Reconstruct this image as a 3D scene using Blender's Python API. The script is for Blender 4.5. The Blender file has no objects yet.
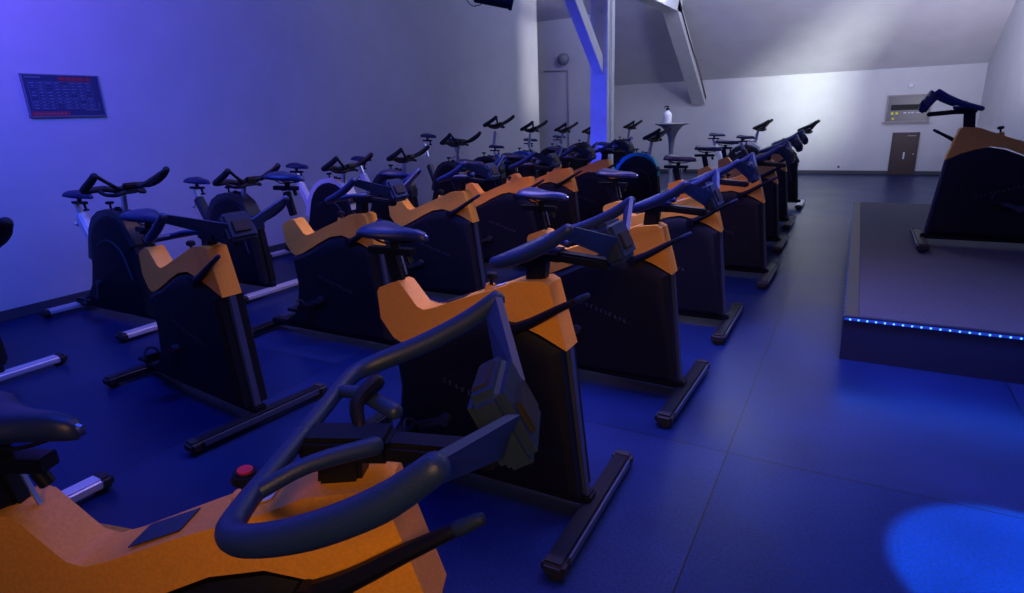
import bpy, bmesh, math, random
from mathutils import Vector, Matrix
random.seed(7)
C = bpy.context.scene.collection
SC = bpy.context.scene
PI = math.pi

# ---------------------------------------------------------------- materials
def mat(name, col, rough=.6, metal=0., spec=.5, var=0., vscale=30., bump=0., bscale=200., emit=None, estr=0., coat=0.):
    m = bpy.data.materials.new(name); m.use_nodes = True
    nt = m.node_tree; b = nt.nodes['Principled BSDF']
    b.inputs['Base Color'].default_value = (*col, 1)
    b.inputs['Roughness'].default_value = rough
    b.inputs['Metallic'].default_value = metal
    b.inputs['Specular IOR Level'].default_value = spec
    b.inputs['Coat Weight'].default_value = coat
    if emit:
        b.inputs['Emission Color'].default_value = (*emit, 1)
        b.inputs['Emission Strength'].default_value = estr
    tc = nt.nodes.new('ShaderNodeTexCoord')
    if var:
        n = nt.nodes.new('ShaderNodeTexNoise'); n.inputs['Scale'].default_value = vscale
        n.inputs['Detail'].default_value = 6
        nt.links.new(tc.outputs['Object'], n.inputs['Vector'])
        r = nt.nodes.new('ShaderNodeMapRange')
        r.inputs['From Min'].default_value = .3; r.inputs['From Max'].default_value = .7
        r.inputs['To Min'].default_value = 1 - var; r.inputs['To Max'].default_value = 1 + var
        nt.links.new(n.outputs['Fac'], r.inputs['Value'])
        mx = nt.nodes.new('ShaderNodeVectorMath'); mx.operation = 'SCALE'
        mx.inputs[0].default_value = col
        nt.links.new(r.outputs['Result'], mx.inputs['Scale'])
        nt.links.new(mx.outputs['Vector'], b.inputs['Base Color'])
    if bump:
        n = nt.nodes.new('ShaderNodeTexNoise'); n.inputs['Scale'].default_value = bscale
        n.inputs['Detail'].default_value = 3
        nt.links.new(tc.outputs['Object'], n.inputs['Vector'])
        bp = nt.nodes.new('ShaderNodeBump'); bp.inputs['Strength'].default_value = bump
        bp.inputs['Distance'].default_value = .004
        nt.links.new(n.outputs['Fac'], bp.inputs['Height'])
        nt.links.new(bp.outputs['Normal'], b.inputs['Normal'])
    return m

M = {}
M['orange'] = mat('orange_paint', (.88, .36, .03), .5, var=.10, vscale=160, bump=.15, bscale=400)
M['cover'] = mat('black_cover_plastic', (.004, .0045, .008), .6, spec=.28, var=.25, vscale=14, bump=.1)
M['blackmetal'] = mat('black_metal', (.006, .007, .012), .45, spec=.25)
M['rubber'] = mat('black_rubber', (.012, .012, .015), .7)
M['foam'] = mat('bar_foam', (.012, .03, .11), .45, spec=.5, bump=.2, bscale=300)
M['saddle'] = mat('saddle_vinyl', (.010, .022, .075), .42, spec=.5)
M['console'] = mat('console_grey', (.010, .025, .07), .6, spec=.3)
M['steel'] = mat('brushed_steel', (.55, .57, .6), .3, metal=.9)
M['silver'] = mat('silver_paint', (.62, .64, .68), .4, metal=.4)
M['edge'] = mat('post_metal', (.07, .09, .16), .4, metal=.4)
M['white'] = mat('white_paint', (.75, .76, .78), .4)
M['bluepaint'] = mat('blue_paint', (.02, .12, .5), .4)
M['teal'] = mat('teal_paint', (.01, .33, .45), .4)
M['dark'] = mat('dark_paint', (.02, .022, .035), .35)
M['logo'] = mat('logo_print', (.045, .05, .07), .5)
M['crankmetal'] = mat('crank_metal', (.06, .065, .08), .35, metal=.6)
M['leddim'] = mat('dim_blue_led', (.05, .15, .6), .4, emit=(.04, .16, .9), estr=1.3)
M['sticker'] = mat('dark_sticker', (.012, .015, .035), .35)
M['label'] = mat('pale_label', (.6, .62, .7), .5)
M['red'] = mat('red_plastic', (.6, .02, .03), .4)
M['wall'] = mat('wall_plaster', (.55, .55, .57), .85, var=.035, vscale=3, bump=.25, bscale=120)
M['ceil'] = mat('ceiling_plaster', (.60, .59, .63), .9, var=.05, vscale=2.5, bump=.25, bscale=80)
M['timber'] = mat('painted_timber', (.68, .68, .70), .6, var=.05, vscale=8, bump=.2, bscale=60)
M['base'] = mat('skirting_grey', (.05, .055, .07), .6)
M['door'] = mat('dark_brown_door', (.05, .030, .028), .5, var=.2, vscale=18)
M['frame'] = mat('dark_frame', (.05, .035, .035), .5)
M['pane'] = mat('grey_pane', (.085, .085, .10), .35)
M['blind'] = mat('black_blind', (.008, .008, .01), .7)
M['framelight'] = mat('pale_frame', (.26, .24, .25), .5)
M['yellow'] = mat('yellow_sticker', (.75, .7, .02), .5)
M['carpet'] = mat('platform_carpet', (.068, .068, .088), .9, var=.18, vscale=60, bump=.6, bscale=350)
M['riser'] = mat('platform_riser', (.02, .026, .06), .6, spec=.3)
M['trim'] = mat('perforated_trim', (.022, .015, .024), .5, var=.6, vscale=60)
M['led'] = mat('blue_led', (.1, .3, 1), .4, emit=(.05, .22, 1), estr=4.5)
M['strip'] = mat('led_tape', (.05, .09, .3), .4, emit=(.01, .05, .6), estr=.5)
M['board'] = mat('board_navy', (.025, .035, .12), .5)
M['grid'] = mat('board_print', (.16, .21, .36), .5)
M['boardred'] = mat('board_red', (.42, .02, .05), .5)
M['boardframe'] = mat('board_frame', (.16, .18, .26), .5)
M['table'] = mat('table_grey', (.30, .32, .33), .4, metal=.2)
M['bottle'] = mat('white_bottle', (.78, .8, .82), .35)
M['lens'] = mat('lamp_lens', (.02, .02, .09), .08, spec=.9)
M['lampgrey'] = mat('lamp_grey', (.2, .21, .24), .5)
M['cream'] = mat('switch_plate', (.6, .62, .65), .4)

def floor_mat():
    m = bpy.data.materials.new('floor_tiles'); m.use_nodes = True
    nt = m.node_tree; b = nt.nodes['Principled BSDF']; L = nt.links.new
    tc = nt.nodes.new('ShaderNodeTexCoord')
    sx = nt.nodes.new('ShaderNodeSeparateXYZ'); L(tc.outputs['Object'], sx.inputs[0])
    cb = nt.nodes.new('ShaderNodeCombineXYZ')
    ax = nt.nodes.new('ShaderNodeMath'); ax.operation = 'ADD'; ax.inputs[1].default_value = .36 + 1.22 * 10
    ay = nt.nodes.new('ShaderNodeMath'); ay.operation = 'ADD'; ay.inputs[1].default_value = 20 - 8.6 + 1.3
    L(sx.outputs['X'], ax.inputs[0]); L(sx.outputs['Y'], ay.inputs[0])
    L(ay.outputs[0], cb.inputs['X']); L(ax.outputs[0], cb.inputs['Y'])
    br = nt.nodes.new('ShaderNodeTexBrick')
    br.inputs['Scale'].default_value = 1
    br.inputs['Brick Width'].default_value = 2.54; br.inputs['Row Height'].default_value = 1.22
    br.inputs['Mortar Size'].default_value = .0035; br.inputs['Mortar Smooth'].default_value = .3
    br.offset = 0.0
    br.inputs['Color1'].default_value = (.004, .014, .075, 1)
    br.inputs['Color2'].default_value = (.014, .026, .090, 1)
    br.inputs['Mortar'].default_value = (.004, .005, .012, 1)
    L(cb.outputs[0], br.inputs['Vector'])
    n = nt.nodes.new('ShaderNodeTexNoise'); n.inputs['Scale'].default_value = 1.6; n.inputs['Detail'].default_value = 8
    L(tc.outputs['Object'], n.inputs['Vector'])
    n2 = nt.nodes.new('ShaderNodeTexNoise'); n2.inputs['Scale'].default_value = 90; n2.inputs['Detail'].default_value = 2
    L(tc.outputs['Object'], n2.inputs['Vector'])
    r = nt.nodes.new('ShaderNodeMapRange'); r.inputs['To Min'].default_value = .72; r.inputs['To Max'].default_value = 1.28
    r.inputs['From Min'].default_value = .3; r.inputs['From Max'].default_value = .7
    L(n.outputs['Fac'], r.inputs['Value'])
    mx = nt.nodes.new('ShaderNodeVectorMath'); mx.operation = 'SCALE'
    L(br.outputs['Color'], mx.inputs[0]); L(r.outputs['Result'], mx.inputs['Scale'])
    r2 = nt.nodes.new('ShaderNodeMapRange'); r2.inputs['To Min'].default_value = .75; r2.inputs['To Max'].default_value = 1.25
    r2.inputs['From Min'].default_value = .3; r2.inputs['From Max'].default_value = .7
    L(n2.outputs['Fac'], r2.inputs['Value'])
    mx2 = nt.nodes.new('ShaderNodeVectorMath'); mx2.operation = 'SCALE'
    L(mx.outputs['Vector'], mx2.inputs[0]); L(r2.outputs['Result'], mx2.inputs['Scale'])
    L(mx2.outputs['Vector'], b.inputs['Base Color'])
    rr = nt.nodes.new('ShaderNodeMapRange'); rr.inputs['To Min'].default_value = .24; rr.inputs['To Max'].default_value = .38
    L(n.outputs['Fac'], rr.inputs['Value']); L(rr.outputs['Result'], b.inputs['Roughness'])
    b.inputs['Specular IOR Level'].default_value = .16
    bp = nt.nodes.new('ShaderNodeBump'); bp.inputs['Strength'].default_value = .12; bp.inputs['Distance'].default_value = .003
    L(n2.outputs['Fac'], bp.inputs['Height'])
    L(bp.outputs['Normal'], b.inputs['Normal'])
    return m
M['floor'] = floor_mat()

# ---------------------------------------------------------------- mesh helpers
def smooth(bm, on=True):
    for f in bm.faces: f.smooth = on

def obj(name, bm, m, parent=None, sharp=35, bevel=0., bseg=2):
    if bevel:
        es = [e for e in bm.edges if len(e.link_faces) == 2 and e.calc_face_angle(0) > math.radians(40)]
        bmesh.ops.bevel(bm, geom=es, offset=bevel, segments=bseg, affect='EDGES', clamp_overlap=True)
    bmesh.ops.recalc_face_normals(bm, faces=bm.faces[:])
    smooth(bm)
    for e in bm.edges:
        if len(e.link_faces) == 2 and e.calc_face_angle(0) > math.radians(sharp): e.smooth = False
    me = bpy.data.meshes.new(name); bm.to_mesh(me); bm.free()
    me.materials.append(M[m] if isinstance(m, str) else m)
    o = bpy.data.objects.new(name, me); C.objects.link(o)
    if parent: o.parent = parent
    return o

def tag(o, label=None, cat=None, group=None, kind=None):
    if label: o['label'] = label
    if cat: o['category'] = cat
    if group: o['group'] = group
    if kind: o['kind'] = kind
    return o

def thing(name, label, cat, loc=(0, 0, 0), rz=0., group=None):
    o = bpy.data.objects.new(name, None); C.objects.link(o)
    o.empty_display_size = .1
    o.location = loc; o.rotation_euler = (0, 0, rz)
    return tag(o, label, cat, group)

def box(bm, c, s, rot=None):
    r = bmesh.ops.create_cube(bm, size=1)
    mt = Matrix.Translation(c) @ (rot.to_4x4() if rot else Matrix()) @ Matrix.Diagonal((*s, 1))
    bmesh.ops.transform(bm, matrix=mt, verts=r['verts'])
    return r['verts']

def B(c, s, rot=None):
    bm = bmesh.new(); box(bm, c, s, rot); return bm

def cyl(bm, a, b, r0, r1=None, seg=20):
    a = Vector(a); b = Vector(b); d = b - a
    r = bmesh.ops.create_cone(bm, cap_ends=True, segments=seg, radius1=r0, radius2=r0 if r1 is None else r1, depth=d.length)
    q = Vector((0, 0, 1)).rotation_difference(d.normalized())
    bmesh.ops.transform(bm, matrix=Matrix.Translation((a + b) / 2) @ q.to_matrix().to_4x4(), verts=r['verts'])
    return r['verts']

def beam(bm, a, b, w, h, up=(0, 0, 1)):
    """rectangular bar from a to b, w across, h along the up side"""
    a = Vector(a); b = Vector(b); d = (b - a); L = d.length; d.normalize()
    x = d.cross(Vector(up)).normalized(); u = x.cross(d).normalized()
    R = Matrix((x, d, u)).transposed()
    return box(bm, (a + b) / 2, (w, L, h), R)

def spline(pts, n=6):
    P = [Vector(p) for p in pts]; out = []
    for i in range(len(P) - 1):
        p0 = P[max(i - 1, 0)]; p1 = P[i]; p2 = P[i + 1]; p3 = P[min(i + 2, len(P) - 1)]
        for k in range(n):
            t = k / n
            out.append(.5 * ((2 * p1) + (-p0 + p2) * t + (2 * p0 - 5 * p1 + 4 * p2 - p3) * t * t + (-p0 + 3 * p1 - 3 * p2 + p3) * t ** 3))
    out.append(P[-1]); return out

def tube(bm, pts, r, seg=12, n=6, curved=True, flat=1.):
    """swept tube; r a number or a list of radii at the control points; round ends"""
    rs = r if isinstance(r, (list, tuple)) else [r] * len(pts)
    if curved:
        P = spline(pts, n); R = []
        for i in range(len(rs) - 1):
            for k in range(n): R.append(rs[i] + (rs[i + 1] - rs[i]) * k / n)
        R.append(rs[-1])
    else:
        P = [Vector(p) for p in pts]; R = list(rs)
    # rounded ends
    d0 = (P[0] - P[1]).normalized(); d1 = (P[-1] - P[-2]).normalized()
    P = [P[0] + d0 * R[0] * .75, P[0] + d0 * R[0] * .45] + P + [P[-1] + d1 * R[-1] * .45, P[-1] + d1 * R[-1] * .75]
    R = [R[0] * .45, R[0] * .85] + R + [R[-1] * .85, R[-1] * .45]
    up = Vector((0, 0, 1)); rings = []
    t0 = (P[1] - P[0]).normalized()
    if abs(t0.dot(up)) > .9: up = Vector((1, 0, 0))
    x = t0.cross(up).normalized()
    for i, p in enumerate(P):
        t = (P[min(i + 1, len(P) - 1)] - P[max(i - 1, 0)]).normalized()
        x = (x - t * x.dot(t)).normalized(); y = t.cross(x)
        rings.append([bm.verts.new(p + (x * math.cos(2 * PI * k / seg) + y * math.sin(2 * PI * k / seg) * flat) * R[i]) for k in range(seg)])
    for a, b in zip(rings, rings[1:]):
        for k in range(seg): bm.faces.new((a[k], a[(k + 1) % seg], b[(k + 1) % seg], b[k]))
    bm.faces.new(rings[0][::-1]); bm.faces.new(rings[-1])

def prism(bm, poly, y0, y1, axis='y'):
    """extrude a closed x-z outline between y0 and y1 (numbers or one per vertex)"""
    n = len(poly)
    f = lambda v, i: v[i] if isinstance(v, (list, tuple)) else v
    a = [bm.verts.new((p[0], f(y0, i), p[1])) for i, p in enumerate(poly)]
    b = [bm.verts.new((p[0], f(y1, i), p[1])) for i, p in enumerate(poly)]
    bm.faces.new(a); bm.faces.new(b[::-1])
    for i in range(n): bm.faces.new((a[i], b[i], b[(i + 1) % n], a[(i + 1) % n]))

def lathe(bm, prof, c=(0, 0, 0), seg=32):
    rings = []
    for r, z in prof:
        rings.append([bm.verts.new((c[0] + r * math.cos(2 * PI * k / seg), c[1] + r * math.sin(2 * PI * k / seg), c[2] + z)) for k in range(seg)])
    for a, b in zip(rings, rings[1:]):
        for k in range(seg): bm.faces.new((a[k], a[(k + 1) % seg], b[(k + 1) % seg], b[k]))
    bm.faces.new(rings[0][::-1]); bm.faces.new(rings[-1])

# ---------------------------------------------------------------- shared bike pieces
def saddle_bm(L=.29, W=.105):
    """x from 0 (tail) to L (nose)"""
    bm = bmesh.new(); rings = []
    st = [(0, .62, .0, .020), (.04, .92, .008, .030), (.12, 1., .012, .036), (.30, .88, .006, .036), (.48, .56, -.002, .034), (.66, .32, -.004, .032),
          (.84, .24, -.006, .030), (.95, .19, -.012, .024), (1.0, .09, -.02, .012)]
    for t, w, z, h in st:
        w = w * W; ring = []
        for k in range(16):
            a = 2 * PI * k / 16; cx = math.cos(a); sz = math.sin(a)
            yy = w * (abs(cx) ** .7) * (1 if cx > 0 else -1)
            zz = z + (h * .55 * sz if sz > 0 else h * 1.0 * sz) - (abs(cx) ** 3) * .012
            ring.append(bm.verts.new((t * L, yy, zz)))
        rings.append(ring)
    for a, b in zip(rings, rings[1:]):
        for k in range(16): bm.faces.new((a[k], a[(k + 1) % 16], b[(k + 1) % 16], b[k]))
    bm.faces.new(rings[0][::-1]); bm.faces.new(rings[-1])
    bmesh.ops.subdivide_edges(bm, edges=bm.edges[:], cuts=1, use_grid_fill=True, smooth=.6)
    return bm

def crank(parent, side, ang, cx, cz, w):
    """crank arm with pedal, strap; side -1/1"""
    y = side * w
    ex = cx + .17 * math.cos(ang); ez = cz + .17 * math.sin(ang)
    bm = bmesh.new()
    beam(bm, (cx, y, cz), (ex, y + side * .012, ez), .016, .030, up=(0, 0, 1) if abs(math.cos(ang)) > .5 else (1, 0, 0))
    cyl(bm, (cx, y - side * .02, cz), (cx, y + side * .014, cz), .026)
    c = obj('crank_arm', bm, 'crankmetal', parent, bevel=.003)
    bm = bmesh.new()
    box(bm, (ex, y + side * .075, ez), (.09, .085, .022))
    cyl(bm, (ex, y + side * .005, ez), (ex, y + side * .035, ez), .008)
    box(bm, (ex + .05, y + side * .075, ez + .012), (.012, .07, .045))
    p = obj('pedal', bm, 'blackmetal', c, bevel=.004)
    bm = bmesh.new()
    tube(bm, [(ex + .05, y + side * .035, ez + .01), (ex + .035, y + side * .045, ez + .05), (ex + .02, y + side * .075, ez + .065),
              (ex + .035, y + side * .105, ez + .05), (ex + .05, y + side * .115, ez + .01)], .007, seg=8, n=3)
    obj('toe_strap', bm, 'rubber', c)

def stabilizer(parent, x, half, mtl, w=.07, z=.045):
    bm = bmesh.new()
    box(bm, (x, 0, z), (w, 2 * half - .06, .045))
    s = obj('front_stabilizer' if x > -.5 else 'rear_stabilizer', bm, mtl, parent, bevel=.010, bseg=3)
    for sd in (-1, 1):
        bm = bmesh.new()
        box(bm, (x, sd * (half - .025), z - .002), (w + .012, .06, .056))
        c = obj('end_cap', bm, 'rubber', s, bevel=.014, bseg=3)
        bm = bmesh.new()
        cyl(bm, (x, sd * (half - .04), 0), (x, sd * (half - .04), .018), .026, .022)
        obj('foot_pad', bm, 'rubber', s)
    return s

# ---------------------------------------------------------------- orange-framed bike
def orange_bike(knob_red=False):
    t = thing('exercise_bike', 'x', 'exercise bike')
    s = stabilizer(t, 0, .39, 'blackmetal', .075)
    bm = bmesh.new(); box(bm, (.040, 0, .050), (.008, .66, .030)); obj('metal_edge', bm, 'edge', s, bevel=.002)
    stabilizer(t, -1.23, .27, 'blackmetal', .07)
    # long low base rail, rising a little towards the middle
    bm = bmesh.new()
    beam(bm, (.0, 0, .075), (-1.23, 0, .075), .07, .045)
    obj('base_rail', bm, 'blackmetal', t, bevel=.008)
    # black covers, one each side
    low = [(-.035, .10), (-.10, .695), (-.19, .735), (-.28, .768), (-.36, .782), (-.46, .765), (-.58, .715), (-.70, .655), (-.80, .625), (-.855, .60),
           (-.84, .42), (-.87, .25), (-.94, .15), (-1.03, .105), (-.6, .085)]
    inner = {0: .0}
    for sd in (-1, 1):
        bm = bmesh.new()
        n = len(low); cx = -.47; cz = .40
        o0 = [bm.verts.new((x, sd * .010, z)) for x, z in low]
        o1 = [bm.verts.new((x, sd * .064, z)) for x, z in low]
        o2 = [bm.verts.new((cx + (x - cx) * .93, sd * .082, cz + (z - cz) * .92)) for x, z in low]
        o3 = [bm.verts.new((cx + (x - cx) * .80, sd * .086, cz + (z - cz) * .78)) for x, z in low]
        for a, b in ((o0, o1), (o1, o2), (o2, o3)):
            for i in range(n): bm.faces.new((a[i], a[(i + 1) % n], b[(i + 1) % n], b[i]))
        bm.faces.new(o0[::-1]); bm.faces.new(o3)
        cv = obj('side_cover', bm, 'cover', t, sharp=28)
        # slanted two-line print on the cover
        bm = bmesh.new()
        rnd = random.Random(3)
        for row, (x0, z0, k, h) in enumerate(((-.60, .50, 11, .020),)):
            x = x0
            for i in range(k):
                w = (.020 if row == 0 else .012) * rnd.uniform(.7, 1.2)
                box(bm, (x, sd * .0875, z0 - (x - x0) * .30), (w * .45, .002, h))
                box(bm, (x + w * .3, sd * .0875, z0 - (x - x0) * .30 + (h * .38 if i % 2 else -h * .38)), (w * .6, .002, h * .2))
                x += w + .010
        obj('cover_logo', bm, 'logo', cv)
    # metal strip down the front
    bm = bmesh.new()
    beam(bm, (-.030, 0, .075), (-.096, 0, .70), .042, .022, up=(1, 0, 0))
    obj('front_post', bm, 'edge', t, bevel=.006)
    # orange frame: front block, sloping tube, saddle mast
    fr = [(-.083, .690), (-.148, .930), (-.175, .942), (-.275, .932), (-.345, .902), (-.52, .838), (-.655, .785), (-.705, .770), (-.737, .780), (-.812, .868),
          (-.838, .874), (-.925, .842), (-.936, .822), (-.925, .71), (-.86, .640), (-.82, .622), (-.76, .640), (-.66, .685), (-.56, .735), (-.46, .778), (-.36, .795), (-.27, .775), (-.18, .745)]
    wf = [.052, .052, .056, .062, .062, .050, .046, .046, .046, .046, .046, .046, .048, .056, .066, .068, .067, .067, .068, .068, .068, .068, .067]
    bm = bmesh.new()
    prism(bm, fr, [-w for w in wf], wf)
    f = obj('frame', bm, 'orange', t, bevel=.009, bseg=2, sharp=50)
    bm = bmesh.new()                       # little orange boss under the resistance knob
    cyl(bm, (-.42, 0, .845), (-.412, 0, .894), .028, .020)
    obj('knob_boss', bm, 'orange', f)
    bm = bmesh.new()
    cyl(bm, (-.412, 0, .885), (-.406, 0, .925), .007); cyl(bm, (-.407, 0, .918), (-.404, 0, .940), .024, .021)
    k = obj('resistance_knob', bm, 'blackmetal', t, bevel=.004)
    if knob_red:
        bm = bmesh.new(); cyl(bm, (-.404, 0, .939), (-.4037, 0, .943), .013); obj('knob_mark', bm, 'red', k)
    # stickers on the sloping tube
    sl = math.atan2(.902 - .770, -.345 + .705)
    R = Matrix.Rotation(-sl, 3, 'Y')
    bm = B((-.575, 0, .8205), (.11, .062, .002), R); obj('dark_sticker', bm, 'sticker', f)
    bm = B((-.375, .0, .8945), (.05, .05, .002), R); obj('pale_label', bm, 'label', f)
    # tension lever across the front block
    for sd in (-1,):
        bm = bmesh.new()
        tube(bm, [(-.285, sd * .074, .755), (-.21, sd * .078, .790), (-.11, sd * .080, .850), (-.03, sd * .082, .895)], [.022, .019, .015, .011], seg=10, n=3)
        cyl(bm, (-.285, sd * .05, .755), (-.285, sd * .095, .755), .026)
        lv = obj('tension_lever', bm, 'blackmetal', t)
        bm = bmesh.new(); tube(bm, [(-.025, sd * .082, .898), (.01, sd * .083, .917)], [.013, .011], seg=10, n=2)
        obj('lever_tip', bm, 'console', lv)
    # handlebar post
    bm = bmesh.new()
    beam(bm, (-.225, 0, .86), (-.205, 0, 1.035), .05, .075, up=(1, 0, 0))
    obj('handlebar_post', bm, 'blackmetal', t, bevel=.008)
    # handlebar
    hb = bpy.data.objects.new('handlebar', None)
    bm = bmesh.new()
    for sd in (-1, 1):
        y = lambda v: sd * v
        tube(bm, [(-.262, 0, 1.045), (-.262, y(.12), 1.045), (-.262, y(.19), 1.045), (-.250, y(.245), 1.048), (-.205, y(.275), 1.060), (-.12, y(.293), 1.090),
                  (-.03, y(.302), 1.135), (.035, y(.302), 1.182)],
             [.015, .015, .016, .018, .020, .021, .021, .018], seg=14, n=6)
        tube(bm, [(-.258, y(.16), 1.045), (-.20, y(.115), 1.062), (-.12, y(.055), 1.058)], [.012, .013, .015], seg=10, n=4)
    hb = obj('handlebar', bm, 'foam', t, sharp=45)
    bm = bmesh.new()
    box(bm, (-.185, 0, 1.030), (.15, .066, .045)); box(bm, (-.03, 0, 1.018), (.19, .052, .035), Matrix.Rotation(.08, 3, 'Y'))
    obj('stem_block', bm, 'blackmetal', hb, bevel=.008)
    for sd in (-1, 1):
        bm = bmesh.new()
        a = Vector((.042, sd * .308, 1.194)); b1 = Vector((.105, sd * .06, 1.115)); b2 = Vector((.085, sd * .05, 1.040)); a2 = Vector((.022, sd * .300, 1.152))
        nrm = Vector((.014, 0, -.004))
        va = [bm.verts.new(v) for v in (a, b1, b2, a2)]; vb = [bm.verts.new(v - nrm) for v in (a, b1, b2, a2)]
        bm.faces.new(va); bm.faces.new(vb[::-1])
        for i in range(4): bm.faces.new((va[i], vb[i], vb[(i + 1) % 4], va[(i + 1) % 4]))
        obj('bar_blade', bm, 'foam', hb, bevel=.003)
    # console with slot
    bm = bmesh.new()
    Rc = Matrix.Rotation(-.45, 3, 'Y')
    box(bm, (.078, 0, 1.090), (.062, .150, .135), Rc)
    cs = obj('console', bm, 'console', hb, bevel=.014, bseg=3)
    bm = bmesh.new(); box(bm, (.111, 0, 1.100), (.012, .085, .055), Rc); box(bm, (.046, 0, 1.148), (.03, .09, .012), Rc)
    obj('phone_slot', bm, 'blind', cs, bevel=.003)
    bm = bmesh.new()
    tube(bm, [(-.17, .02, 1.045), (-.185, .055, 1.075), (-.165, .105, 1.090)], [.010, .013, .016], seg=10, n=3)
    obj('clamp_lever', bm, 'blackmetal', hb)
    # saddle group
    bm = bmesh.new()
    beam(bm, (-.845, 0, .82), (-.885, 0, .985), .035, .055, up=(1, 0, 0))
    sp = obj('seat_post', bm, 'blackmetal', t, bevel=.006)
    bm = bmesh.new(); box(bm, (-.822, 0, .94), (.004, .008, .09), Matrix.Rotation(-.24, 3, 'Y')); obj('height_scale', bm, 'steel', sp)
    bm = bmesh.new()
    beam(bm, (-.99, 0, .992), (-.77, 0, .992), .04, .028)
    cyl(bm, (-.86, 0, 1.0), (-.86, 0, 1.035), .018)
    cyl(bm, (-.87, -.045, .985), (-.87, .045, .985), .010)
    cyl(bm, (-.80, 0, .975), (-.785, 0, .945), .013)
    for sd in (-1, 1): tube(bm, [(-.95, sd * .02, 1.045), (-.9, sd * .022, 1.028), (-.8, sd * .02, 1.030), (-.74, sd * .01, 1.045)], .004, seg=6, n=3)
    obj('saddle_slider', bm, 'blackmetal', t, bevel=.002)
    sd_ = obj('saddle', saddle_bm(), 'saddle', t, sharp=60)
    sd_.location = (-.985, 0, 1.075)
    bm = bmesh.new(); cyl(bm, (.283, 0, -.015), (.293, 0, -.018), .007); obj('nose_rivet', bm, 'steel', sd_)
    crank(t, -1, math.radians(200), -.60, .33, .105); crank(t, 1, math.radians(20), -.60, .33, .105)
    return t

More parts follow.
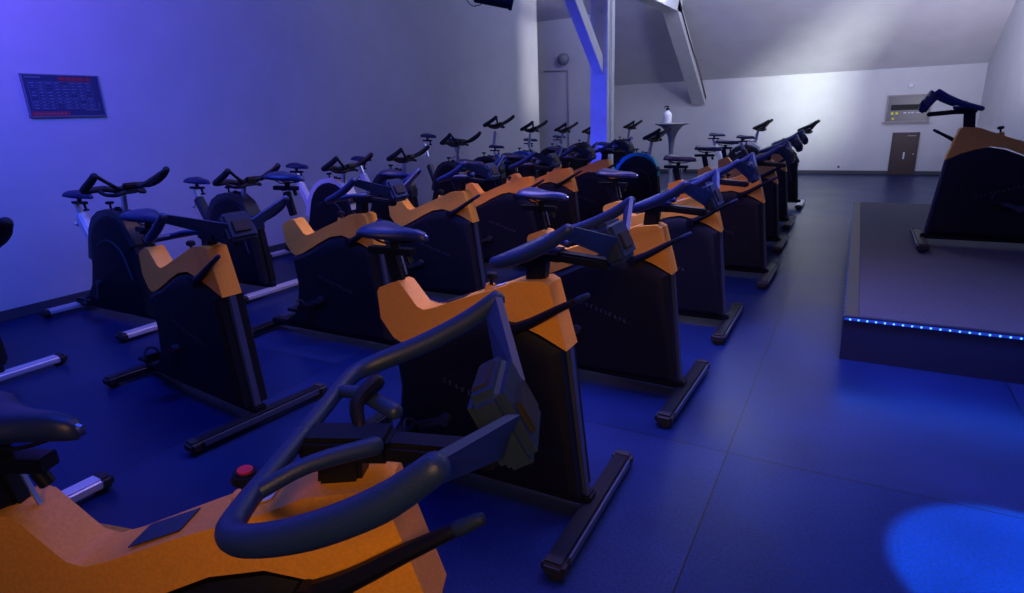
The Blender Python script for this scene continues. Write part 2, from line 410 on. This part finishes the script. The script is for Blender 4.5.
# ---------------------------------------------------------------- older bike with a rounded cover and arched frame band
def arch_bike(paint):
    arcp, paint = {'black_arc': ('dark', 'white')}.get(paint, (paint, paint))
    t = thing('exercise_bike', 'x', 'exercise bike')
    stabilizer(t, 0, .36, 'silver', .085); stabilizer(t, -1.28, .30, 'silver', .085)
    bm = bmesh.new(); beam(bm, (0, 0, .085), (-1.28, 0, .085), .06, .05)
    obj('base_rail', bm, 'blackmetal', t, bevel=.008)
    prof = [(-.04, .10), (-.07, .40), (-.10, .66)]
    for k in range(9):
        a = math.radians(20 + k * 17); prof.append((-.38 + .33 * math.cos(a), .56 + .34 * math.sin(a)))
    prof += [(-.76, .46), (-.84, .28), (-.98, .14), (-.6, .095)]
    for sd in (-1, 1):
        bm = bmesh.new(); n = len(prof); cx, cz = -.42, .46
        o = [[bm.verts.new((cx + (x - cx) * s, sd * y, cz + (z - cz) * s)) for x, z in prof] for s, y in ((1, .008), (1, .055), (.92, .085), (.74, .098))]
        for a, b in zip(o, o[1:]):
            for i in range(n): bm.faces.new((a[i], a[(i + 1) % n], b[(i + 1) % n], b[i]))
        bm.faces.new(o[0][::-1]); bm.faces.new(o[-1])
        cv = obj('side_cover', bm, 'cover', t, sharp=30)
        bm = bmesh.new(); tube(bm, [(-.15, sd * .098, .40), (-.22, sd * .101, .62), (-.38, sd * .101, .70), (-.56, sd * .099, .64)], .006, seg=6, n=4)
        obj('cover_rib', bm, 'logo', cv)
    # arched band over the cover
    arc = [(-.085, .64), (-.10, .74), (-.16, .85), (-.26, .915), (-.38, .935), (-.50, .915), (-.61, .86), (-.69, .77), (-.75, .65), (-.80, .52)]
    inn = [(-.065 - .02, .60), (-.115, .72), (-.18, .81), (-.27, .865), (-.38, .88), (-.49, .86), (-.58, .81), (-.65, .73), (-.70, .62), (-.74, .50)]
    bm = bmesh.new(); n = len(arc)
    for sgn in (1,):
        A = [[bm.verts.new((x, y, z)) for x, z in pts] for y, pts in ((-.066, arc), (.066, arc), (.066, inn), (-.066, inn))]
        for q in range(4):
            a, b = A[q], A[(q + 1) % 4]
            for i in range(n - 1): bm.faces.new((a[i], a[i + 1], b[i + 1], b[i]))
        bm.faces.new([A[q][0] for q in range(4)]); bm.faces.new([A[q][-1] for q in (3, 2, 1, 0)])
    obj('frame', bm, arcp, t, bevel=.006, sharp=50)
    bm = bmesh.new(); beam(bm, (-.735, 0, .56), (-.90, 0, .865), .075, .085, up=(1, 0, 0))
    obj('seat_tube', bm, paint, t, bevel=.014, bseg=3)
    bm = bmesh.new(); beam(bm, (-.865, 0, .80), (-.935, 0, .985), .028, .042, up=(1, 0, 0))
    cyl(bm, (-.93, 0, .84), (-.985, 0, .81), .011); cyl(bm, (-.985, 0, .81), (-1.0, 0, .80), .022)
    obj('seat_post', bm, 'steel', t, bevel=.004)
    bm = bmesh.new(); beam(bm, (-1.02, 0, .990), (-.83, 0, .990), .035, .022); cyl(bm, (-.92, 0, 1.0), (-.92, 0, 1.035), .016)
    cyl(bm, (-.86, 0, .98), (-.85, 0, .94), .010); cyl(bm, (-.85, 0, .94), (-.848, 0, .925), .022)
    obj('saddle_slider', bm, 'blackmetal', t, bevel=.002)
    s = obj('saddle', saddle_bm(.27, .10), 'saddle', t, sharp=60); s.location = (-1.045, 0, 1.06)
    bm = bmesh.new(); beam(bm, (-.235, 0, .86), (-.20, 0, 1.065), .028, .042, up=(1, 0, 0))
    obj('handlebar_post', bm, 'steel', t, bevel=.004)
    bm = bmesh.new(); cyl(bm, (-.25, 0, .93), (-.32, 0, .925), .009); cyl(bm, (-.32, 0, .925), (-.34, 0, .924), .024)
    obj('adjust_knob', bm, 'blackmetal', t)
    bm = bmesh.new(); cyl(bm, (-.42, 0, .90), (-.42, 0, .97), .008); cyl(bm, (-.42, 0, .965), (-.42, 0, .985), .030)
    obj('resistance_knob', bm, 'blackmetal', t, bevel=.003)
    bm = bmesh.new()
    tube(bm, [(-.235, -.23, 1.095), (-.235, -.12, 1.10), (-.23, -.05, 1.085), (-.23, .05, 1.085), (-.235, .12, 1.10), (-.235, .23, 1.095)], .023, seg=12, n=4)
    for sd in (-1, 1):
        tube(bm, [(-.245, sd * .20, 1.095), (-.235, sd * .25, 1.100), (-.16, sd * .262, 1.130), (-.07, sd * .262, 1.175), (-.02, sd * .260, 1.210)], [.021, .024, .027, .027, .024], seg=12, n=4)
        tube(bm, [(-.02, sd * .25, 1.208), (-.06, sd * .17, 1.155), (-.10, sd * .09, 1.105), (-.17, sd * .04, 1.085)], [.014, .013, .016, .018], seg=10, n=4)
        tube(bm, [(-.235, sd * .15, 1.09), (-.17, sd * .14, 1.06), (-.10, sd * .10, 1.055), (-.09, sd * .05, 1.07)], .015, seg=8, n=4)
    box(bm, (-.17, 0, 1.075), (.16, .08, .045))
    hb = obj('handlebar', bm, 'rubber', t, sharp=45)
    bm = bmesh.new(); box(bm, (-.09, 0, 1.115), (.05, .10, .035), Matrix.Rotation(-.4, 3, 'Y'))
    obj('console', bm, 'blackmetal', hb, bevel=.010)
    crank(t, -1, math.radians(250), -.62, .34, .12); crank(t, 1, math.radians(70), -.62, .34, .12)
    return t

def kids(o): return [c for c in C.objects if c.parent == o]
def copy_tree(o, parent=None):
    c = o.copy(); C.objects.link(c)
    if parent: c.parent = parent
    for ch in kids(o): copy_tree(ch, c)
    return c

protos = {}
def bike(kind, x, y, rz, label, group, z=0., bar=0., seat=0., sx=0., bx=0.):
    if kind not in protos:
        r = orange_bike(kind == 'orange_red') if kind.startswith('orange') else arch_bike(kind)
        protos[kind] = r
    else:
        r = copy_tree(protos[kind])
    r.location = (x, y, z); r.rotation_euler = (0, 0, rz)
    r['label'] = label; r['category'] = 'exercise bike'
    if group: r['group'] = group
    for c in kids(r):
        n = c.name.split('.')[0]
        if n in ('handlebar', 'handlebar_post'): c.location = (bx * (1 if n == 'handlebar' else .6), 0, bar * (1 if n == 'handlebar' else .8))
        if n == 'saddle': c.location = (c.location.x * 0 + (-.985 if kind.startswith('orange') else -1.0) - seat * .25 + sx, 0, (1.075 if kind.startswith('orange') else 1.06) + seat)
        if n == 'saddle_slider': c.location = (-seat * .25 + sx * .8, 0, seat)
        if n == 'seat_post': c.location = (-seat * .20, 0, seat * .8)
    return r

GA = 'orange-framed indoor bikes standing in rows'
GD = 'older indoor bikes with rounded covers'
# row nearest the aisle
bike('orange_red', -.480, .708, .426, 'orange-framed black bike closest to the camera, its big handlebar filling the foreground', GA, bar=-.034, seat=-.04, bx=-.03)
bike('orange', -.74, 1.86, .02, 'orange-framed bike right behind the foreground bike, large foot bar in the aisle', GA)
bike('orange', -.67, 3.02, -.03, 'orange-framed bike third from the front in the row beside the aisle', GA)
bike('orange', -.66, 4.24, 0, 'orange-framed bike fourth from the front in the row beside the aisle', GA)
bike('orange', -.57, 5.68, -.02, 'orange-framed bike fifth in the aisle row, black side panel facing the camera', GA)
bike('orange', -.62, 7.15, 0, 'orange-framed bike sixth in the aisle row, mostly hidden by the one before', GA)
bike('orange', -.66, 8.50, 0, 'orange-framed bike in the aisle row, second from its far end', GA)
bike('dark', -.66, 10.2, 0, 'all-black bike at the far end of the row beside the aisle', GD, bar=.05, bx=.14)
# middle row
bike('orange', -2.58, 1.80, -.11, 'orange-framed bike standing alone on the open floor at left, long black foot bar', GA, bar=-.04, seat=-.03)
bike('orange', -2.53, 2.88, .0, 'orange-framed middle-row bike with its saddle raised high against the left wall', GA, seat=.09)
bike('orange', -2.55, 4.05, .02, 'orange-framed middle-row bike, third from the front', GA)
bike('orange', -2.53, 5.15, .0, 'orange-framed middle-row bike, fourth from the front', GA)
bike('orange', -2.53, 6.05, -.02, 'orange-framed middle-row bike just in front of the last orange one', GA)
bike('orange', -2.53, 7.25, .0, 'orange-framed middle-row bike furthest back, before the blue-lit post', GA)
bike('teal', -2.36, 8.65, .0, 'black bike with a teal arched frame, right of the post', GD, bar=.04)
bike('white', -1.30, 11.3, .02, 'pale-framed bike standing alone at the back, behind the aisle row', GD, bar=.06)
bike('silver', -2.72, .74, .0, 'bike mostly cut off at the left edge, pale foot bar showing above the orange frame', GD, bar=-.02)
# row along the left wall
bike('white', -4.57, 1.42, .0, 'bike cut off by the left picture edge, pale foot bar on the floor', GD, bar=-.27)
bike('black_arc', -4.60, 2.52, .0, 'bike with a white seat tube leftmost against the wall, below the timetable board', GD, bar=.0, seat=-.03, sx=.06)
bike('dark', -4.58, 3.55, .0, 'black-framed wall-side bike, second from the left below the timetable board', GD, bar=-.06, seat=-.03, sx=.04)
bike('white', -4.58, 4.80, .0, 'white-framed wall-side bike with a pale arch above the black cover', GD, bar=-.05)
bike('black_arc', -4.60, 5.85, .0, 'wall-side bike with a white seat tube just past the pale-arched bike', GD, bar=-.03)
bike('dark', -4.60, 6.95, -.30, 'dark wall-side bike with a high saddle, midway along the wall', GD, bar=.09, seat=.22, sx=.10)
bike('dark', -4.60, 8.05, .0, 'dark wall-side bike with tall raised handlebar against pale wall', GD, bar=.29, seat=.12)
bike('bluepaint', -4.60, 9.20, .0, 'blue-arched wall-side bike left of the timber post', GD, bar=.19, seat=-.05)
bike('dark', -4.60, 10.5, .0, 'dark wall-side bike in front of the conduit pipe', GD, bar=.13, seat=.0)
bike('dark', -4.60, 11.8, .0, 'dark wall-side bike furthest back, partly hidden by the post', GD, bar=.05, seat=.0)
bike('dark', -4.15, 13.0, .0, 'dark bike directly right of the post, in front of the back wall', GD, bar=.09)
# instructor
PZ = .28
ins = bike('orange', .575, 6.30, PI, 'orange-framed instructor bike alone on the raised platform, facing the rows', GA, z=PZ, bar=.03, bx=.02)
ins.scale = (1.05, 1.05, 1.06)

# ---------------------------------------------------------------- room
def struct(name, bm, m, **k):
    o = obj(name, bm, m, **k); o['kind'] = 'structure'; return o

XL, XR, YB, YF, XREC = -6.14, 2.05, 15.3, -3.0, -8.2
CZ, SL, YR = 2.15, .54, 8.0
zc = lambda y: CZ + SL * (YB - y) if y >= YR else CZ + SL * (YB - YR)
struct('floor', B(((XREC + XR) / 2, (YB + YF) / 2, -.05), (XR - XREC + .4, YB - YF + .4, .1)), 'floor')

def side_wall(x0, x1, y0, y1):
    ys = sorted({y0, y1} | ({YR} if y0 < YR < y1 else set()))
    bm = bmesh.new()
    poly = [(y0, 0), (y1, 0)] + [(y, zc(y)) for y in ys[::-1]]
    a = [bm.verts.new((x0, y, z)) for y, z in poly]; b = [bm.verts.new((x1, y, z)) for y, z in poly]
    bm.faces.new(a); bm.faces.new(b[::-1]); n = len(poly)
    for i in range(n): bm.faces.new((a[i], b[i], b[(i + 1) % n], a[(i + 1) % n]))
    return bm
struct('wall_left', side_wall(XL - .15, XL, YF, 12.2), 'wall')
struct('wall_recess', side_wall(XREC - .1, XREC, 12.05, YB), 'wall')
bm = bmesh.new()
pl = [(XREC, 12.85), (-5.15, 12.85), (-5.62, YB), (XREC, YB)]
a = [bm.verts.new((x, y, 0)) for x, y in pl]; b = [bm.verts.new((x, y, zc(y))) for x, y in pl]
bm.faces.new(a[::-1]); bm.faces.new(b)
for i in range(4): bm.faces.new((a[i], a[(i + 1) % 4], b[(i + 1) % 4], b[i]))
struct('wall_recess_back', bm, 'wall')
bm = bmesh.new()
poly = [(12.05, 0), (12.2, 0), (12.2, zc(12.2)), (12.05, zc(12.05))]
a = [bm.verts.new((XREC, y, z)) for y, z in poly]; b = [bm.verts.new((XL - .15, y, z)) for y, z in poly]
bm.faces.new(a); bm.faces.new(b[::-1])
for i in range(4): bm.faces.new((a[i], b[i], b[(i + 1) % 4], a[(i + 1) % 4]))
struct('wall_return', bm, 'wall')
struct('wall_right', side_wall(XR, XR + .15, YF, YB), 'wall')
struct('wall_back', B(((XREC + XR) / 2, YB + .075, CZ / 2), (XR - XREC, .15, CZ)), 'wall')
struct('wall_front', B(((XL + XR) / 2, YF - .075, zc(YF) / 2), (XR - XL, .15, zc(YF))), 'wall')
bm = bmesh.new()
poly = [(YB + .15, zc(YB + .15)), (YR, zc(YR)), (YF - .15, zc(YF - .15))]
th = .12
a = []
for x in (XREC - .1, XR + .15):
    a.append([bm.verts.new((x, y, z)) for y, z in poly] + [bm.verts.new((x, y, z + th)) for y, z in poly[::-1]])
n = 6
bm.faces.new(a[0]); bm.faces.new(a[1][::-1])
for i in range(n): bm.faces.new((a[0][i], a[1][i], a[1][(i + 1) % n], a[0][(i + 1) % n]))
struct('ceiling', bm, 'ceil')
struct('baseboard_left', B((XL + .009, (YF + 12.2) / 2, .045), (.018, 12.2 - YF, .09)), 'base', bevel=.004)
# back skirting in two runs either side of the little door
struct('baseboard_back', B(((XREC + .64) / 2, YB - .010, .04), (.64 - XREC, .02, .08)), 'base', bevel=.004)
struct('baseboard_back_right', B(((1.115 + XR) / 2, YB - .010, .04), (XR - 1.115, .02, .08)), 'base', bevel=.004)
struct('baseboard_right', B((XR - .009, (YF + YB) / 2, .04), (.018, YB - YF - .05, .08)), 'base', bevel=.004)

# door in the back wall
bm = bmesh.new()
for x in (.655, 1.10): box(bm, (x, YB - .02, .43), (.035, .05, .86))
box(bm, (.8775, YB - .02, .855), (.48, .05, .035))
d = struct('door_1', bm, 'frame', bevel=.004)
lf = obj('door_leaf', B((.8775, YB - .012, .42), (.41, .03, .835)), 'door', d, bevel=.004)
bm = bmesh.new()
box(bm, (.80, YB - .030, .46), (.11, .006, .52)); box(bm, (.955, YB - .030, .46), (.11, .006, .52))
obj('door_panel', bm, 'door', lf, bevel=.002)
obj('door_notice', B((.885, YB - .036, .40), (.030, .004, .14)), 'label', lf)
obj('top_plate', B((.98, YB - .048, .805), (.16, .008, .018)), 'framelight', d)
bm = bmesh.new(); cyl(bm, (1.05, YB - .028, .43), (1.05, YB - .06, .43), .012); obj('door_knob', bm, 'steel', lf)

# window / hatch in the back wall
bm = bmesh.new()
x0, x1, z0, z1 = .47, 1.22, 1.09, 1.61
for z in (z0, z1): box(bm, ((x0 + x1) / 2, YB - .025, z), (x1 - x0 + .03, .05, .026))
for x in (x0, x1): box(bm, (x, YB - .025, (z0 + z1) / 2), (.026, .05, z1 - z0))
w = struct('window_1', bm, 'framelight', bevel=.004)
obj('window_pane', B(((x0 + x1) / 2, YB - .006, (z0 + z1) / 2), (x1 - x0, .008, z1 - z0)), 'pane', w)
obj('window_blind', B(((x0 + x1) / 2 + .02, YB - .020, 1.375), (x1 - x0 - .10, .012, .11)), 'blind', w, bevel=.003)
obj('window_ledge', B(((x0 + x1) / 2 - .02, YB - .045, z0 - .01), (x1 - x0 + .08, .09, .018)), 'framelight', w, bevel=.003)
bm = bmesh.new()
for i, (xx, ww) in enumerate(((.80, .05), (.87, .03), (.93, .06), (1.01, .02), (1.05, .05), (1.12, .04))):
    box(bm, (xx, YB - .014, 1.265), (ww, .004, .022))
obj('pale_lettering', bm, 'label', w)
for (xx, zz, ww, hh) in ((.575, 1.26, .045, .05), (.655, 1.262, .05, .05), (.60, 1.15, .04, .045)):
    obj('yellow_sticker', B((xx, YB - .014, zz), (ww, .004, hh)), 'yellow', w)

bm = bmesh.new(); lathe(bm, [(.055, 0), (.055, .018), (.04, .03), (.01, .034)])
bmesh.ops.rotate(bm, matrix=Matrix.Rotation(PI / 2, 3, 'X'), verts=bm.verts)
s = obj('smoke_detector', bm, 'cream'); s.location = (.84, YB, 1.80)
tag(s, 'small round pale detector on the back wall above the shuttered window', 'smoke detector')
so = thing('wall_socket', 'small socket low on the back wall left of the door', 'socket', (-.30, YB, .16))
obj('plate', B((0, -.006, 0), (.08, .012, .10)), 'cream', so, bevel=.003)
obj('socket_face', B((0, -.014, 0), (.045, .006, .05)), 'base', so, bevel=.002)

# recess fittings
bm = bmesh.new()
YP = 12.85
tube(bm, [(-6.30, YP - .02, 2.44), (-5.72, YP - .02, 2.42), (-5.72, YP - .02, .0 + .01)], .012, seg=8, curved=False)
o = obj('conduit_pipe', bm, 'steel')
tag(o, 'thin pipe bending down the recess wall left of the timber post', 'pipe')

# ---------------------------------------------------------------- timber truss
XT = -3.51
bm = bmesh.new(); box(bm, (XT, 9.16, 3.2), (.27, .32, 6.4))
for v in bm.verts:
    v.co.z = 0 if v.co.z < 1 else zc(v.co.y) - .002
pt = thing('timber_post', 'tall square painted timber post with a diagonal brace, lit blue on its front', 'post', (0, 0, 0))
obj('post_shaft', bm, 'timber', pt, bevel=.008)
bm = bmesh.new(); box(bm, (XT + .137, 9.11, 2.6), (.012, .02, 5.2)); box(bm, (XT + .137, 9.17, 2.6), (.012, .016, 5.2))
obj('cable_channel', bm, 'cream', pt)
bm = bmesh.new(); cyl(bm, (XT + .02, 8.985, 2.93), (XT + .02, 9.0, 2.93), .05); cyl(bm, (XT + .02, 8.96, 2.93), (XT + .02, 8.99, 2.93), .022)
obj('fixing_bolt', bm, 'cream', pt)
bm = bmesh.new()
beam(bm, (XT, 9.08, 2.10), (XT, 6.50, 4.28), .15, .19, up=(0, 0, 1))
obj('diagonal_brace', bm, 'timber', pt, bevel=.006)
bm = bmesh.new()
beam(bm, (-3.40, 15.25, 1.72), (-3.40, 12.45, 3.44), .30, .24)
o = thing('timber_truss', 'white timber beam and sloping strut running down to the back wall, cables along it', 'timber strut')
obj('strut_beam', bm, 'timber', o, bevel=.006)
for k in (.0, .035):
    bm = bmesh.new()
    tube(bm, [(-3.235 + k * .2, 15.2, 1.72 + k), (-3.23, 14.3, 2.30 + k * 2), (-3.235, 13.3, 2.90 + k), (-3.235, 12.5, 3.42 + k)], .008, seg=6, n=4)
    obj('cable', bm, 'rubber', o)
bm = bmesh.new()
box(bm, (-3.38, 11.06, 3.42), (.26, 3.38, .24))
obj('tie_beam', bm, 'timber', o, bevel=.006)

# ---------------------------------------------------------------- timetable board on the left wall
bd = thing('timetable_board', 'dark blue timetable board with red headings on the left wall', 'notice board', (XL, 2.915, 1.82))
W2, H2 = .30, .172
obj('backing', B((.008, 0, 0), (.016, 2 * W2, 2 * H2)), 'board', bd)
bm = bmesh.new()
for z in (-H2, H2): box(bm, (.011, 0, z), (.022, 2 * W2 + .012, .010))
for y in (-W2, W2): box(bm, (.011, y, 0), (.022, .010, 2 * H2))
obj('board_frame', bm, 'boardframe', bd)
bm = bmesh.new(); rnd = random.Random(5)
for i in range(9):
    z = .105 - i * .026
    box(bm, (.0175, -.015, z + .013), (.001, .50, .0015))
    for c_ in range(8):
        y = -.235 + c_ * .062
        if rnd.random() < .9: box(bm, (.0175, y, z), (.001, .026 + .02 * rnd.random(), .008))
for c_ in range(9): box(bm, (.0175, -.266 + c_ * .062, .0), (.001, .002, .235))
obj('timetable_print', bm, 'grid', bd)
bm = bmesh.new()
for i, (y, wd) in enumerate(((.00, .05), (.055, .04), (.10, .03), (.15, .05), (.21, .04))): box(bm, (.0175, y, .142), (.001, wd, .026))
box(bm, (.0175, .10, .118), (.001, .26, .006))
obj('red_heading', bm, 'boardred', bd)
obj('red_footer', B((.0175, -.14, -.148), (.001, .29, .034)), 'boardred', bd)
bm = bmesh.new(); box(bm, (.0175, -.22, .150), (.001, .12, .010)); box(bm, (.0175, .20, -.118), (.001, .12, .008)); box(bm, (.0175, .262, -.08), (.001, .006, .06))
for i in range(9): box(bm, (.019, -.255 + i * .028, -.148), (.001, .018, .008))
obj('small_print', bm, 'boardframe', bd)

# ---------------------------------------------------------------- platform
PX0, PX1, PY0, PY1 = .05, XR - .02, 3.92, 8.88
pf = thing('platform', 'low carpeted instructor platform edged with blue lights', 'platform', (0, 0, 0))
obj('platform_box', B(((PX0 + PX1) / 2, (PY0 + PY1) / 2, (PZ - .015) / 2), (PX1 - PX0, PY1 - PY0, PZ - .015)), 'riser', pf)
obj('carpet_top', B(((PX0 + .075 + PX1) / 2, (PY0 + .02 + PY1) / 2, PZ - .0075), (PX1 - PX0 - .075, PY1 - PY0 - .02, .015)), 'carpet', pf, bevel=.003)
obj('edge_trim', B((PX0 + .037, (PY0 + PY1) / 2, PZ - .010), (.072, PY1 - PY0, .012)), 'trim', pf)
obj('nosing', B(((PX0 + PX1) / 2, PY0 + .010, PZ - .0085), (PX1 - PX0, .022, .014)), 'riser', pf, bevel=.003)
ls = obj('light_strip', B(((PX0 + PX1) / 2, PY0 - .004, PZ - .018), (PX1 - PX0, .006, .014)), 'strip', pf)
led = None
def led_at(p, par):
    global led
    if led is None:
        bm = bmesh.new(); bmesh.ops.create_uvsphere(bm, u_segments=8, v_segments=6, radius=.0055)
        led = obj('light_dot', bm, 'led', par); led.location = p; return
    c = led.copy(); C.objects.link(c); c.parent = par; c.location = p
for i in range(44): led_at((PX0 + .03 + i * .0445, PY0 - .009, PZ - .018), ls)
l2 = obj('light_strip', B((PX0 - .003, (PY0 + PY1) / 2, PZ - .012), (.006, PY1 - PY0, .012)), 'riser', pf)
led2 = None
for i in range(50):
    p_ = (PX0 - .004, PY0 + .05 + i * .098, PZ - .010)
    if led2 is None:
        bm = bmesh.new(); bmesh.ops.create_uvsphere(bm, u_segments=8, v_segments=6, radius=.0045)
        led2 = c_ = obj('light_dot', bm, 'leddim', l2)
    else:
        c_ = led2.copy(); C.objects.link(c_); c_.parent = l2
    c_.location = p_

# ---------------------------------------------------------------- tall table with bottle
tb = thing('cocktail_table', 'tall grey table with trumpet-shaped pedestal near the back wall', 'table', (-3.02, 11.45, 0))
bm = bmesh.new(); lathe(bm, [(.22, 0), (.22, .015), (.10, .04), (.045, .12), (.036, .45), (.042, .80), (.065, 1.0), (.11, 1.12), (.19, 1.21), (.27, 1.245)])
obj('pedestal', bm, 'table', tb)
bm = bmesh.new(); lathe(bm, [(.29, 1.245), (.305, 1.255), (.305, 1.268), (.295, 1.275)]); obj('table_top', bm, 'table', tb)
bt = thing('pump_bottle', 'white bottle with a dark cap on the tall grey table', 'bottle', (-3.10, 11.42, 1.275))
bt.scale = (.85, .85, .88)
bm = bmesh.new(); lathe(bm, [(.085, 0), (.09, .01), (.09, .16), (.07, .21), (.035, .24), (.03, .26)]); obj('bottle_body', bm, 'bottle', bt)
bm = bmesh.new(); lathe(bm, [(.034, .255), (.036, .26), (.036, .30), (.014, .31), (.012, .33)]); box(bm, (-.025, 0, .335), (.09, .028, .022)); box(bm, (-.065, 0, .322), (.014, .018, .03))
obj('bottle_cap', bm, 'rubber', bt)

# ---------------------------------------------------------------- stage light hanging at the top
st = thing('stage_light', 'black stage light hanging at the top of the picture', 'stage light', (-4.15, 7.0, -.07))
bm = bmesh.new()
a, b = Vector((-.16, -.10, 3.04)), Vector((.20, .10, 2.93))
cyl(bm, a, b, .105, .085, seg=24)
cyl(bm, b, b + (b - a).normalized() * .05, .095, .095, seg=24)
obj('lamp_body', bm, 'blackmetal', st, bevel=.006)
bm = bmesh.new(); d_ = (b - a).normalized(); cyl(bm, a - d_ * .012, a + d_ * .002, .085, .09, seg=24); obj('lamp_lens', bm, 'lens', st)
bm = bmesh.new(); tube(bm, [(-.10, -.16, 2.99), (-.13, -.19, 3.2), (0, 0, 3.28), (.14, .19, 3.2), (.12, .16, 2.99)], .012, seg=8, n=4)
obj('yoke', bm, 'blackmetal', st)
bm = bmesh.new(); cyl(bm, (0, 0, 3.27), (0, 0, zc(7.0) + .06), .018, seg=12); obj('hanger_pipe', bm, 'blackmetal', st)
bm = bmesh.new(); tube(bm, [(-.20, -.12, 3.12), (-.26, -.14, 2.98), (-.20, -.12, 2.90), (-.10, -.08, 2.91)], .006, seg=6, n=5); obj('safety_cable', bm, 'rubber', st)

# round lamp on the recess wall
rl = thing('wall_lamp', 'round pale wall lamp above the conduit pipe', 'wall lamp', (-5.82, 12.85, 2.66))
bm = bmesh.new(); lathe(bm, [(.12, 0), (.13, .02), (.12, .09), (.08, .13), (.02, .15)], seg=24)
bmesh.ops.rotate(bm, matrix=Matrix.Rotation(PI / 2, 3, 'X'), verts=bm.verts)
obj('lamp_shade', bm, 'lampgrey', rl)

# ---------------------------------------------------------------- lights
def area(name, loc, aim, size, power, col, size_y=None, spread=180):
    l = bpy.data.lights.new(name, 'AREA'); l.energy = power; l.color = col; l.size = size
    if size_y: l.shape = 'RECTANGLE'; l.size_y = size_y
    l.spread = math.radians(spread)
    o = bpy.data.objects.new(name, l); C.objects.link(o); o.location = loc
    o.rotation_euler = (Vector(aim) - Vector(loc)).to_track_quat('-Z', 'Y').to_euler(); return o
def spot(name, loc, aim, power, col, ang, blend=.5, r=.05):
    l = bpy.data.lights.new(name, 'SPOT'); l.energy = power; l.color = col; l.spot_size = math.radians(ang); l.spot_blend = blend; l.shadow_soft_size = r
    o = bpy.data.objects.new(name, l); C.objects.link(o); o.location = loc
    o.rotation_euler = (Vector(aim) - Vector(loc)).to_track_quat('-Z', 'Y').to_euler(); return o

area('back_fill', (-1.6, 10.6, 4.0), (-1.6, 14.2, 1.7), 4.5, 78, (.62, .67, 1.0), .9)  # added cool fill inside the room, brightens back wall and ceiling
l = bpy.data.lights.new('hall_fill', 'POINT'); l.energy = 130; l.color = (.62, .68, 1.0); l.shadow_soft_size = .9  # added point fill for the far walls, ceiling and floor; no real fixture
o = bpy.data.objects.new('hall_fill', l); C.objects.link(o); o.location = (-1.6, 9.8, 4.1)
spot('ceiling_fill', (1.6, 10.4, 1.3), (.3, 13.2, 3.2), 400, (.84, .80, 1.0), 110, 1., .4)  # added spot that lifts the sloping ceiling; no window is modelled
area('blue_flood_left', (-3.6, 1.2, 3.6), (XL, 2.6, 1.3), 1.2, 120, (.04, .10, 1.0), 1.2)
spot('violet_wash', (-4.9, 1.6, 3.7), (XL, 3.0, 2.9), 130, (.30, .06, 1.0), 110, .9, .2)
area('blue_overhead', (-1.9, 1.8, 4.0), (-1.9, 2.2, 0), 2.2, 82, (.004, .06, 1.0), 3.0)
area('blue_row', (-.5, 3.2, 4.0), (-.6, 3.2, 0), .8, 78, (.002, .13, 1.0), 4.0, 75)
area('warm_overhead', (-1.4, 3.5, 4.2), (-1.7, 3.6, 0), 1.5, 46, (1.0, .50, .11), 4.0, 90)  # added amber fill so the orange frames stay bright amid the blue
area('warm_side', (.9, -1.5, 2.5), (-1.0, 2.4, .5), .6, 5.5, (1.0, .54, .13), .6, 60)
spot('pink_row', (-1.1, 3.4, 3.9), (-2.9, 5.8, .8), 70, (1.0, .22, .20), 42, .8, .1)
spot('floor_pool', (.35, 2.1, 3.2), (.66, 2.16, 0), 2800, (.01, .36, 1.0), 15.5, .25, .02)
area('left_band_light', (1.95, 9.7, 2.8), (XL, 12.0, 3.1), .10, 5.5, (.95, .92, 1.0), 3.2, 11)  # added unseen strip that throws the bright upright band on the left wall
area('back_band_light', (1.9, 9.9, 1.6), (-1.2, YB, 1.9), .12, 13, (.9, 1.0, .97), 2.2, 24)  # added unseen strip for the pale band on back wall and ceiling
spot('post_low_fill', (XT, 7.75, .30), (XT, 8.9, 1.9), 90, (.03, .05, 1.0), 85, .6, .03)  # invented low source behind the bikes, turns post and brace blue
spot('post_blue', (-4.9, 3.2, 3.9), (XT, 9, 2.0), 480, (.03, .06, 1.0), 10, .5, .05)
area('platform_strip', ((PX0 + PX1) / 2, PY0 - .03, PZ - .02), ((PX0 + PX1) / 2, PY0 - .5, 0), PX1 - PX0, 3.0, (.01, .12, 1.0), .02)

w = bpy.data.worlds.new('world'); SC.world = w; w.use_nodes = True
w.node_tree.nodes['Background'].inputs['Color'].default_value = (.02, .02, .05, 1)

# ---------------------------------------------------------------- camera
f_px, pitch, yaw, roll = 596.04, .293232, -.521064, -.0391310
cy, sy, cp, sp = math.cos(yaw), math.sin(yaw), math.cos(pitch), math.sin(pitch)
F = Vector((sy * cp, cy * cp, -sp)); R0 = Vector((cy, -sy, 0)); U0 = R0.cross(F)
cr, sr = math.cos(roll), math.sin(roll)
Rt = cr * R0 + sr * U0; Up = -sr * R0 + cr * U0
cam = bpy.data.cameras.new('camera'); co = bpy.data.objects.new('camera', cam); C.objects.link(co)
cam.sensor_fit = 'HORIZONTAL'; cam.sensor_width = 36; cam.lens = f_px / 1024 * 36
cam.clip_start = .02
m3 = Matrix((Rt, Up, -F)).transposed()
co.matrix_world = Matrix.Translation((0, 0, 1.5)) @ m3.to_4x4()
SC.camera = co
vs = SC.view_settings
vs.view_transform = 'Standard'; vs.look = 'None'; vs.gamma = 1; vs.exposure = 0; vs.use_curve_mapping = False
